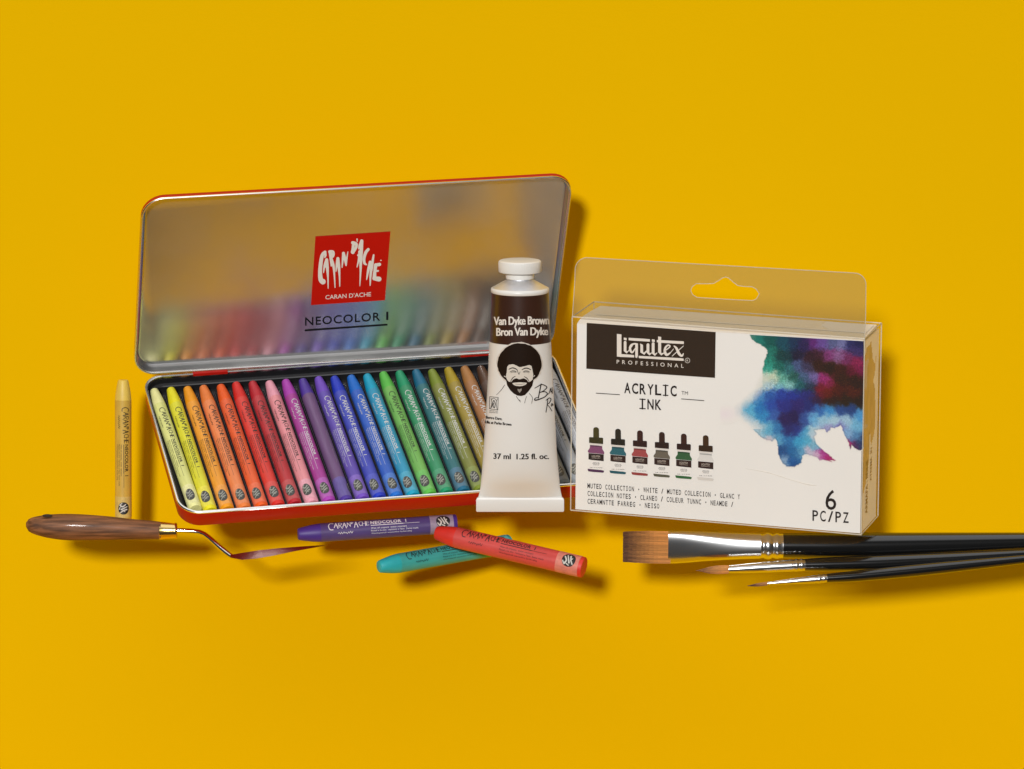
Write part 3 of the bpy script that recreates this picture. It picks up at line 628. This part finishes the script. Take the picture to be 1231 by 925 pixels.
# watercolour artwork printed on the card
PTS = [(230,50,60,120,105),(280,80,25,112,100),(350,80,15,82,75),(430,90,20,70,85),(500,90,22,46,76),(560,110,40,30,75),(620,80,90,35,105),(680,90,100,70,140),(740,90,85,90,130),(800,100,110,110,155),(860,90,40,40,90),(925,100,28,28,72),(900,140,60,45,95),(350,150,30,110,95),(400,170,18,58,58),(460,190,20,55,60),(520,180,30,25,50),(600,190,48,22,32),(660,180,60,25,40),(720,180,120,50,105),(780,180,130,85,130),(840,200,110,40,85),(900,220,130,28,70),
(330,210,35,130,110),(340,250,50,150,130),(400,240,25,95,85),(460,250,45,100,105),(530,240,70,85,125),(590,240,60,55,85),(650,230,48,22,12),(720,250,42,22,6),(800,260,55,22,12),(870,270,85,18,35),(920,270,110,20,60),(310,310,205,208,190),(370,310,195,203,175),(430,310,95,162,142),(500,310,35,85,75),(560,310,70,90,125),(620,310,110,95,150),(690,325,140,40,100),(730,350,120,28,60),(800,330,50,24,8),(900,340,44,22,6),
(260,370,206,206,192),(330,370,175,198,198),(400,365,115,172,184),(470,350,130,186,180),(540,360,30,90,90),(600,370,35,50,70),(660,400,115,22,35),(720,410,95,24,15),(780,400,70,22,8),(880,410,72,26,10),(220,440,165,192,202),(280,430,70,132,184),(340,420,40,82,156),(420,420,38,60,146),(500,420,38,50,136),(580,420,42,42,112),(650,450,46,28,60),(730,450,44,24,18),(820,460,42,24,8),(910,470,38,22,10),
(150,510,196,202,206),(210,510,85,164,198),(280,500,40,112,174),(350,490,42,72,155),(430,490,42,45,122),(520,490,45,35,100),(600,500,38,42,105),(660,520,50,100,165),(720,520,60,135,192),(800,520,40,70,130),(870,525,35,60,115),(920,560,75,145,195),(230,560,95,168,198),(300,560,50,132,184),(370,550,55,90,160),(440,580,42,30,80),(510,570,38,26,72),(570,570,50,75,140),(620,570,100,165,205),(690,575,150,190,208),(760,575,165,195,208),(830,590,155,188,206),(890,610,110,170,200),
(280,620,160,190,202),(340,640,90,162,192),(400,640,50,112,164),(470,640,42,42,100),(520,650,42,50,120),(570,660,70,152,192),(610,650,175,198,206),(830,660,125,165,198),(890,690,80,130,172),(930,720,40,55,88),(850,735,185,50,110),(870,750,60,40,80),(400,710,85,152,188),(460,710,48,110,164),(530,720,60,152,192),(590,720,80,162,192),(640,740,115,172,194),(680,790,165,55,130),(740,830,170,40,105),(640,805,205,175,195),(430,780,36,76,128),(490,780,38,98,150),(540,790,95,152,184),(600,780,190,180,196),(480,840,32,82,140),(430,840,130,158,186),(350,710,204,190,196),(700,645,150,150,190),(640,690,195,200,208),(797,630,120,120,180)]
OUT = [(215,33),(232,70),(262,92),(290,105),(312,120),(327,137),(331,158),(322,178),(312,200),(307,232),(300,262),(296,292),(276,330),(250,390),(205,430),(160,470),(120,500),(125,545),(165,575),(210,605),(245,645),(285,690),(330,712),(362,718),(380,700),(396,735),(398,790),(412,830),(425,858),(450,876),(472,882),(500,878),(530,866),(548,848),(552,812),(566,800),(610,806),(648,822),(662,840),(676,836),(742,848),(728,838),(765,838),(720,800),(685,775),(655,750),(636,722),(630,690),(642,668),(634,645),(672,642),(695,640),(708,660),(722,650),(738,632),(760,632),(782,626),(797,612),(808,645),(822,680),(842,712),(856,772),(864,742),(890,762),(915,777),(930,772),(944,745),(952,74),(700,58),(440,45)]
def hsh(ix, iy, s): 
    n = (ix * 374761393 + iy * 668265263 + s * 974634777) & 0xffffffff; n = ((n ^ (n >> 13)) * 1274126177) & 0xffffffff; return ((n ^ (n >> 16)) & 0xffff) / 65535.
def vn(x, y, s):
    ix, iy = math.floor(x), math.floor(y); fx, fy = x - ix, y - iy; fx = fx * fx * (3 - 2 * fx); fy = fy * fy * (3 - 2 * fy)
    return (hsh(ix, iy, s) * (1 - fx) + hsh(ix + 1, iy, s) * fx) * (1 - fy) + (hsh(ix, iy + 1, s) * (1 - fx) + hsh(ix + 1, iy + 1, s) * fx) * fy
def fbm(x, y, s, o=4): 
    t = 0; a = .5
    for k in range(o): t += a * (vn(x, y, s + k) - .5); x *= 2.03; y *= 2.03; a *= .55
    return t
PL = [(x, y, lin((r, g, b_))) for x, y, r, g, b_ in PTS]
CARDC = lin((230, 224, 215))
def artcol(x, y):
    wx = x + fbm(x / 45, y / 45, 1) * 42 + fbm(x / 13, y / 13, 21, 5) * 26; wy = y + fbm(x / 45, y / 45, 9) * 42 + fbm(x / 13, y / 13, 31, 5) * 26
    tw = 0; c = [0, 0, 0]
    for px, py, cc in PL:
        d2 = (px - wx) ** 2 + (py - wy) ** 2
        if d2 > 22000: continue
        w_ = math.exp(-d2 / 1700) / (d2 + 500); tw += w_
        for q in range(3): c[q] += w_ * cc[q] ** (1 / 3.3)
    c = [(v / tw) ** 3.3 for v in c] if tw > 0 else list(CARDC)
    lum = sum(c) / 3
    g = fbm(x / 5.5, y / 5.5, 41, 3) * (1.5 if 100 < y < 420 else .7) * (1 if lum < .5 else .15)
    c = [max(.004, v * (1 + g)) * .96 for v in c]
    return c
def inpoly(x, y, P):
    r = False
    for i in range(len(P)):
        a, b_ = P[i], P[i - 1]
        if (a[1] > y) != (b_[1] > y) and x < (b_[0] - a[0]) * (y - a[1]) / (b_[1] - a[1]) + a[0]: r = not r
    return r
def pdist(x, y, P):
    best = 1e9
    for i in range(len(P)):
        ax, ay = P[i]; bx, by = P[i - 1]; dx, dy = bx - ax, by - ay; t = max(0, min(1, ((x - ax) * dx + (y - ay) * dy) / (dx * dx + dy * dy + 1e-9)))
        best = min(best, (x - ax - dx * t) ** 2 + (y - ay - dy * t) ** 2)
    return best ** .5
def coverage(x, y):
    jx = x + fbm(x / 14, y / 14, 61, 3) * 12; jy = y + fbm(x / 14, y / 14, 71, 3) * 12
    if x > 925 or y < 70: jx, jy = x, y
    ins = inpoly(jx, jy, OUT); d = pdist(jx, jy, OUT)
    soft = 70 if (x < 300 and 290 < y < 640) else 6
    if soft > 10: return max(0., min(1., (d if ins else -d) / soft + (.15))), d, ins
    return max(0., min(1., .5 + (d if ins else -d) / soft)), d, ins
st = 1.0 / 1.9; nx = int(172.5 / st); ny = int(166 / st)
vs = []; cs = []; keep = {}
for j in range(ny + 1):
    for i in range(nx + 1):
        px = 866 + i * st; py = 399.5 + j * st; x = (px - 860) * 5.284; y = (py - 395) * 5.284
        cov, d, ins = coverage(x, y)
        # faint lilac wash at the lower left and round the blot
        wash = max(0., 1 - math.hypot((x - 60) / 110, (y - 545) / 62)) * .5
        base_ = [CARDC[0] * (1 - .03 * wash), CARDC[1] * (1 - .16 * wash), CARDC[2] * (1 - .0 * wash)]
        if cov > 0:
            c = artcol(x, y)
            if ins and d < 9 and cov > .5 and not (x < 300 and 290 < y < 640) and x < 925 and y > 500: c = [v * .82 for v in c]
            c = [base_[q] * (1 - cov) + c[q] * cov for q in range(3)]
        else: c = base_
        vs.append((px, py)); cs.append(c); keep[(i, j)] = cov > 0 or wash > .02
ab = MB(); lim = [B(C1, 0, D0)]
def topedge(px): return 389.9 + (px - 693.4) * (409.6 - 389.9) / 345.
vmap = [fm(x, max(y, topedge(x) + .8), .3) for x, y in vs]
ab.v = vmap
vc = {i: c for i, c in enumerate(cs)}
for j in range(ny):
    for i in range(nx):
        q = (j * (nx + 1) + i, j * (nx + 1) + i + 1, (j + 1) * (nx + 1) + i + 1, (j + 1) * (nx + 1) + i)
        px, py = vs[q[0]]
        if py + st < topedge(px) + .8: continue
        if any(keep[k] for k in ((i, j), (i + 1, j), (i, j + 1), (i + 1, j + 1))): ab.f.append(q); ab.c.append(None)
ao = ab.build('ink_artwork', M['art'], co, BO, smooth=False)
at = ao.data.color_attributes.new('Col', 'FLOAT_COLOR', 'POINT')
for i, c in enumerate(cs): at.data[i].color = (*c, 1)
# side of the card with the blot running round the corner, and small sideways print
sn = bd_.cross(bv).normalized(); sn = sn if sn.x > 0 else -sn
def sidep(t, h, e=.6): return B(C1, h, t) + sn * e     # t = depth back from the front corner
sp = MB(); N1, N2 = 24, 90
blot = [(8, 22), (14, 15), (33, 12), (36, 20), (41, 34), (52, 44), (56, 33), (55, 50), (46, 62), (54, 74), (57, 100), (57, 122), (46, 134), (40, 140), (37, 124), (34, 118), (31, 132), (33, 150), (24, 172), (12, 184), (0, 190), (0, 22)]
for j in range(N2):
    for i in range(N1):
        t0, t1 = D0 + (D1 - D0) * i / N1, D0 + (D1 - D0) * (i + 1) / N1; h0, h1 = 4 + (H1 - 4) * j / N2, 4 + (H1 - 4) * (j + 1) / N2
        tm, hm = (t0 + t1) / 2, (h0 + h1) / 2; w_ = vn(tm / 7, hm / 14, 5)
        c = lin((250, 246, 238))  # coloured paler than the front card to make up for missing lamp light
        if inpoly(tm, hm, blot): c = [v * (.85 + .3 * w_) for v in lin((206, 172, 118) if not (8 < tm < 24 and 30 < hm < 110 and w_ > .45) else (196, 184, 176))]
        sp.add([sidep(t0, h0), sidep(t1, h0), sidep(t1, h1), sidep(t0, h1)], [(0, 1, 2, 3)], tuple(c))
sp.build('printed_side', M['cardside'], co, BO, smooth=False)
def smap(px, py, e=0.): return sidep(px, py, 1.0 + e)
pr = Print(); GB = lin((140, 98, 44))
pr.text('ARMAFA : EDNE', (28, 214), (28, 150), 9, GB, .01, up=(-1, 0)); pr.text('ATREMA  IN', (44, 180), (44, 140), 7, GB, .01, up=(-1, 0)); pr.stroke([(30, 145), (30, 118)], .8, GB, 0, False)
pr.build('side_lettering', M['prnt'], co, smap, BO, eps=.1)

# ================================================================= PALETTE KNIFE
def loft(b, st, n=28, p=2.0, cols=None, cap=True, roll=0):
    """st: (centre point, half height along Y, half depth along Z)"""
    R = []
    for c, h, d in st:
        r = []
        for k in range(n):
            t = 2 * math.pi * k / n; cs_, sn_ = math.cos(t), math.sin(t)
            y_, z_ = abs(cs_) ** (2 / p) * (1 if cs_ > 0 else -1) * h, abs(sn_) ** (2 / p) * (1 if sn_ > 0 else -1) * d
            w_ = roll * (1 - min(1, d / h)); r.append(c + V((0, y_ * math.cos(w_) + z_ * math.sin(w_), z_ * math.cos(w_) - y_ * math.sin(w_))))
        R.append(r)
    return b.rings(R, cap, cap, cols=cols)
def interp(keys, n):
    out = []
    x0, x1 = keys[0][0], keys[-1][0]
    for i in range(n + 1):
        x = x0 + (x1 - x0) * i / n; j = 0
        while j < len(keys) - 2 and x > keys[j + 1][0]: j += 1
        a = keys[max(j - 1, 0)]; b_ = keys[j]; c = keys[j + 1]; d = keys[min(j + 2, len(keys) - 1)]; t = (x - b_[0]) / (c[0] - b_[0])
        row = [x]
        for q in range(1, len(b_)):
            m0 = (c[q] - a[q]) / (c[0] - a[0]) * (c[0] - b_[0]); m1 = (d[q] - b_[q]) / (d[0] - b_[0]) * (c[0] - b_[0])
            row.append((2 * t ** 3 - 3 * t * t + 1) * b_[q] + (t ** 3 - 2 * t * t + t) * m0 + (-2 * t ** 3 + 3 * t * t) * c[q] + (t ** 3 - t * t) * m1)
        out.append(row)
    return out
KZ = 222.
kO = W3(120, 635, KZ); KS = (DC - KZ) / F
knife = empty('palette_knife', kO, 'palette knife with dark wooden handle, brass collar and cranked steel blade', 'palette knife')
def kst(rows): return [(W3(x, (yt + yb) / 2, KZ), (yb - yt) / 2 * KS, d * KS) for x, yt, yb, d in rows]
hr = interp([(31.6, 628, 634, 3), (33, 625.5, 637.5, 6), (38, 622.5, 641, 9), (46, 620.6, 644, 11), (58, 618.8, 647, 13), (78, 617.9, 649.6, 14), (100, 618.6, 649.9, 14), (130, 620.9, 649.5, 13), (160, 624.2, 649, 12), (185, 626.6, 648.6, 10.5), (194, 627.6, 648.4, 10)], 54)
b = MB(); loft(b, kst(hr), 36, 2.35); hd = b.build('handle', M['wood'], knife, kO, ang=60)
b = MB(); hc_ = W3(57, 620.6, KZ + 7); b.rings([[hc_ + V((6.0 * math.cos(t) * f_, 1.7 * math.sin(t) * f_ + .5, 3.0 * math.sin(t) * f_ * -1 + e_)) for t in [2 * math.pi * k / 24 for k in range(24)]] for f_, e_ in ((1., 1.6), (.9, 1.2))], False, True)
b.build('painted_hole', mat('hole_shade', (.02, .01, .008), .8), hd, kO)  # no opening cut; a dark dish paints the shade inside the hole
b = MB(); loft(b, kst([(191.8, 627.6, 648.6, 10.2), (192.4, 627.2, 649, 10.6), (194, 627.4, 648.8, 10.4), (209.5, 629, 647.6, 9.2), (211, 628.6, 648, 9.6), (212.6, 629.4, 647.4, 9), (213, 632, 645, 6)]), 32); b.build('collar', M['brass'], knife, kO, ang=40)
rod = [(209, 638.3), (220, 638.2), (232, 639), (240, 640), (246, 642.6), (252, 647.2), (262, 656.4), (272, 664.8), (277, 668.4), (283, 670.8)]
b = MB(); b.tube([W3(x, y, KZ + (0 if x < 240 else (x - 240) * .5)) for x, y in rod], [3.1, 3.1, 3.0, 2.9, 2.8, 2.8, 3.0, 3.2, 2.9, 2.0], 14); b.build('crank', M['chrome'], knife, kO, ang=60)
up_ = [(277, 667.2), (290, 665), (311, 661.8), (335.6, 659.2), (360, 657.3), (380, 656.0), (393, 655.3)]
lo_ = [(277, 670.5), (291, 673.2), (308, 671.6), (330, 667.8), (352, 663.2), (376, 658.8), (393, 655.7)]
b = MB(); R = []
for i in range(len(up_)):
    for_ = i
    a = W3(*up_[i], KZ + 22 - i); c = W3(*lo_[i], KZ + 30 - i * 1.5); w_ = V((0, -.3, -.9))
    R.append([a, c, c + w_, a + w_])
b.rings(R, True, True); b.build('blade', M['blade'], knife, kO, ang=30)

# ================================================================= BRUSHES
def strands(b, n, x0, x1, yf, zf, rnd, tipf, cA, cB, r=.3):
    for _ in range(n):
        while True:
            a, q = rnd.uniform(-1, 1), rnd.uniform(-1, 1)
            if a * a + q * q < 1 or abs(a) < .96: break
        jl = rnd.uniform(-.8, 2.6); k = rnd.choice((.6, .8, .9, 1, 1.1, 1.2, 1.35)); rings = []; cols = []
        pts = []
        for s in range(12):
            t = s / 11; pts.append(yf(t, a, q) + V((rnd.uniform(-.1, .1), rnd.uniform(-.25, .25) * t, 0)) + V((jl * t, 0, 0)))
            f_ = min(1, max(0, tipf(t) + rnd.uniform(-.12, .12))); cols.append(tuple((cA[i] * (1 - f_) + cB[i] * f_) * k for i in range(3)))
        R = []
        for s, p in enumerate(pts):
            rr = r * (1 - .45 * (s / 11) ** 3); R.append([p + V((0, rr * math.cos(2.094 * j), rr * math.sin(2.094 * j))) for j in range(3)])
        b.rings(R, False, True, cols=cols)
GB_ = 'paintbrushes lying side by side'
rnd = random.Random(2)
gold, dkt = lin((212, 146, 78)), lin((70, 42, 38))
# -- wide flat brush
Z1 = 230.; o1 = W3(805, 658, Z1); S1 = (DC - Z1) / F
br = empty('paintbrush', o1, 'wide flat brush with square golden bristles, uppermost of the three', 'paintbrush', GB_)
def y1(t, a, q):
    x = 806 - t * 56.5; mid = 657.6 + .9 * (1 - t); hh = 19.4 - .6 * t ** 2 + .6 * math.sin(t * 3) ; zz = q * (5.0 - 3.2 * t); return W3(x, mid, Z1) + V((0, a * hh * .95 - zz * .22, zz + a * hh * .22))
b = MB(); strands(b, 2600, 0, 0, y1, None, rnd, lambda t: max(0, (t - .2)) * 1.25, gold, dkt); b.build('bristles', M['hair'], br, o1, smooth=False)
f1 = interp([(803, 637.2, 678.4, 6.6), (812, 637.3, 678.2, 6.9), (826, 637.6, 677.2, 7.6), (845, 638.2, 675.2, 9.4), (870, 639.3, 673.4, 12), (895, 640.2, 672.2, 14), (914, 640.6, 671.8, 15)], 40)
def bst(rows, Z, S): return [(W3(x, (a + c) / 2, Z), (c - a) / 2 * S, d * S) for x, a, c, d in rows]
b = MB(); loft(b, bst(f1, Z1, S1), 40, 2.6, roll=-.4)
rg = [(914, 640.6, 671.8, 15), (916, 641.4, 671, 14.4), (917.5, 641.6, 670.8, 14.2), (919.5, 640.2, 672.2, 15.4), (923, 639.5, 672.9, 16.2), (926.5, 640.2, 672.2, 15.4), (928.4, 641.6, 670.8, 14.2), (930, 641.6, 670.8, 14.2), (932, 640.4, 672, 15.4), (935, 640, 672.2, 15.6), (936.5, 641, 671.4, 14.8), (941, 641, 671.4, 14.8)]
loft(b, bst(rg, Z1, S1), 40); b.build('ferrule', M['chrome2'], br, o1, ang=50)
h1 = interp([(940.5, 641.2, 671.2, 14.6), (960, 641, 671.6, 15), (1010, 640.4, 672.2, 15.6), (1100, 640.2, 669.4, 14.4), (1231, 640.2, 663.4, 11.4), (1380, 640.6, 655, 7), (1480, 641.2, 650.4, 4.4), (1500, 642.5, 649.2, 3.2)], 60)
b = MB(); loft(b, bst(h1, Z1, S1), 36); b.build('brush_handle', M['lacquer'], br, o1, ang=50)
# -- two round brushes
def round_brush(Z, label, tip, fer, ringx, hnd, nst, dark):
    S = (DC - Z) / F; o = W3(tip[0], tip[1], Z); r = empty('paintbrush', o, label, 'paintbrush', GB_)
    fx, fy0, fy1 = fer[0][0], fer[0][1], fer[0][2]; r0 = (fy1 - fy0) / 2; cy = (fy0 + fy1) / 2
    def yy(t, a, q):
        m = math.hypot(a, q); a2, q2 = (a / m, q / m) if m > 1 else (a, q); x = fx + 2 - t * (fx + 2 - tip[0]) * (1 - .10 * (a2 * a2 + q2 * q2)); R_ = r0 * (1 + .12 * math.sin(t * 3.1)) * (1 - t ** 3) + .15
        return W3(x, cy + (tip[1] - cy) * t - a2 * R_, Z) + V((0, 0, q2 * R_))
    b = MB(); strands(b, nst, 0, 0, yy, None, rnd, lambda t: t ** 1.5 * .9 + dark, gold, dkt, .3); b.build('bristles', M['hair'], r, o, smooth=False)
    rows = [(x, a, c, (c - a) / 2) for x, a, c in interp(fer, 20)]
    b = MB(); loft(b, bst(rows, Z, S), 28)
    ex, ea, ec = fer[-1]; g = (ec - ea) / 2; m = (ea + ec) / 2; sl = (fer[-1][1] + fer[-1][2] - fer[0][1] - fer[0][2]) / 2 / (fer[-1][0] - fer[0][0]); L_ = ringx
    rr = []
    for k, (dx, f_) in enumerate(((0, 1), (.08, .93), (.14, .93), (.22, 1.06), (.32, 1.1), (.42, 1.06), (.5, .93), (.56, .93), (.64, 1.05), (.76, 1.06), (.84, .98), (1., .98))):
        x = ex + dx * L_; rr.append((x, m + sl * dx * L_ - g * f_, m + sl * dx * L_ + g * f_, g * f_))
    loft(b, bst(rr, Z, S), 28); b.build('ferrule', M['chrome2'], r, o, ang=50)
    rows = [(x, a, c, (c - a) / 2) for x, a, c in interp(hnd, 50)]
    b = MB(); loft(b, bst(rows, Z, S), 28); b.build('brush_handle', M['lacquer'], r, o, ang=50)
round_brush(247., 'middle-sized round brush with a soft pointed tip, between the other two', (837, 686.2), [(874, 680.2, 689.4), (900, 677.2, 689.2), (930, 674.4, 688.2), (952, 672.8, 687.4)], 16,
    [(967.5, 671.8, 686.6), (1000, 670.0, 687.0), (1060, 667.2, 686.0), (1140, 664.4, 680.4), (1231, 660.8, 671.8), (1350, 655.4, 661.6), (1440, 650.5, 654.5)], 420, 0.)
round_brush(260., 'thinnest brush with a fine pointed tip, lowest of the three', (899, 704.6), [(920.5, 700.2, 703.8), (945, 696.6, 702.8), (965, 693.6, 702.0), (980, 691.6, 701.6)], 14.5,
    [(994, 690.0, 700.6), (1030, 686.0, 699.4), (1100, 678.6, 693.4), (1165, 672.8, 686.0), (1231, 667.4, 677.8), (1330, 659.6, 665.6), (1420, 652.2, 656.0)], 160, .35)

# ================================================================= camera, light, world
cam = bpy.data.cameras.new('camera'); cam.sensor_width = 36; cam.lens = 36 * F / 1231.; cam.clip_start = .05; cam.clip_end = 50
co_ = bpy.data.objects.new('camera', cam); col.objects.link(co_); co_.location = (0, -DC * U, 0); co_.rotation_euler = (math.radians(90), 0, 0); sc.camera = co_
ld = bpy.data.lights.new('softbox', 'AREA'); ld.shape = 'DISK'; ld.size = .7; ld.energy = 500; ld.color = (1, 1, 1)
lo = bpy.data.objects.new('softbox', ld); col.objects.link(lo); dirv = V((-.132, -1, .126)).normalized(); lo.location = dirv * 8; lo.rotation_euler = dirv.to_track_quat('Z', 'Y').to_euler()
w = bpy.data.worlds.new('World'); sc.world = w; w.use_nodes = True; n = w.node_tree; bg = n.nodes['Background']
tc = n.nodes.new('ShaderNodeTexCoord'); sx = n.nodes.new('ShaderNodeSeparateXYZ'); rp = n.nodes.new('ShaderNodeValToRGB'); mr = n.nodes.new('ShaderNodeMapRange')
n.links.new(tc.outputs['Generated'], sx.inputs[0]); n.links.new(sx.outputs['Z'], mr.inputs[0]); mr.inputs[1].default_value = -1; mr.inputs[2].default_value = 1; n.links.new(mr.outputs[0], rp.inputs[0])
el = rp.color_ramp.elements; el[0].position = 0; el[0].color = (.04, .04, .04, 1); el[1].position = 1; el[1].color = (1.12, 1.12, 1.15, 1)
for p_, c_ in ((.45, .035), (.6, .04), (.78, .06), (.87, 1.08)): e = el.new(p_); e.color = (c_, c_, c_, 1)
n.links.new(rp.outputs[0], bg.inputs[0]); bg.inputs[1].default_value = 1.0
sc.view_settings.view_transform = 'Standard'; sc.view_settings.look = 'None'; sc.view_settings.exposure = 0; sc.view_settings.gamma = 1
sc.cycles.max_bounces = 10; sc.cycles.transparent_max_bounces = 16
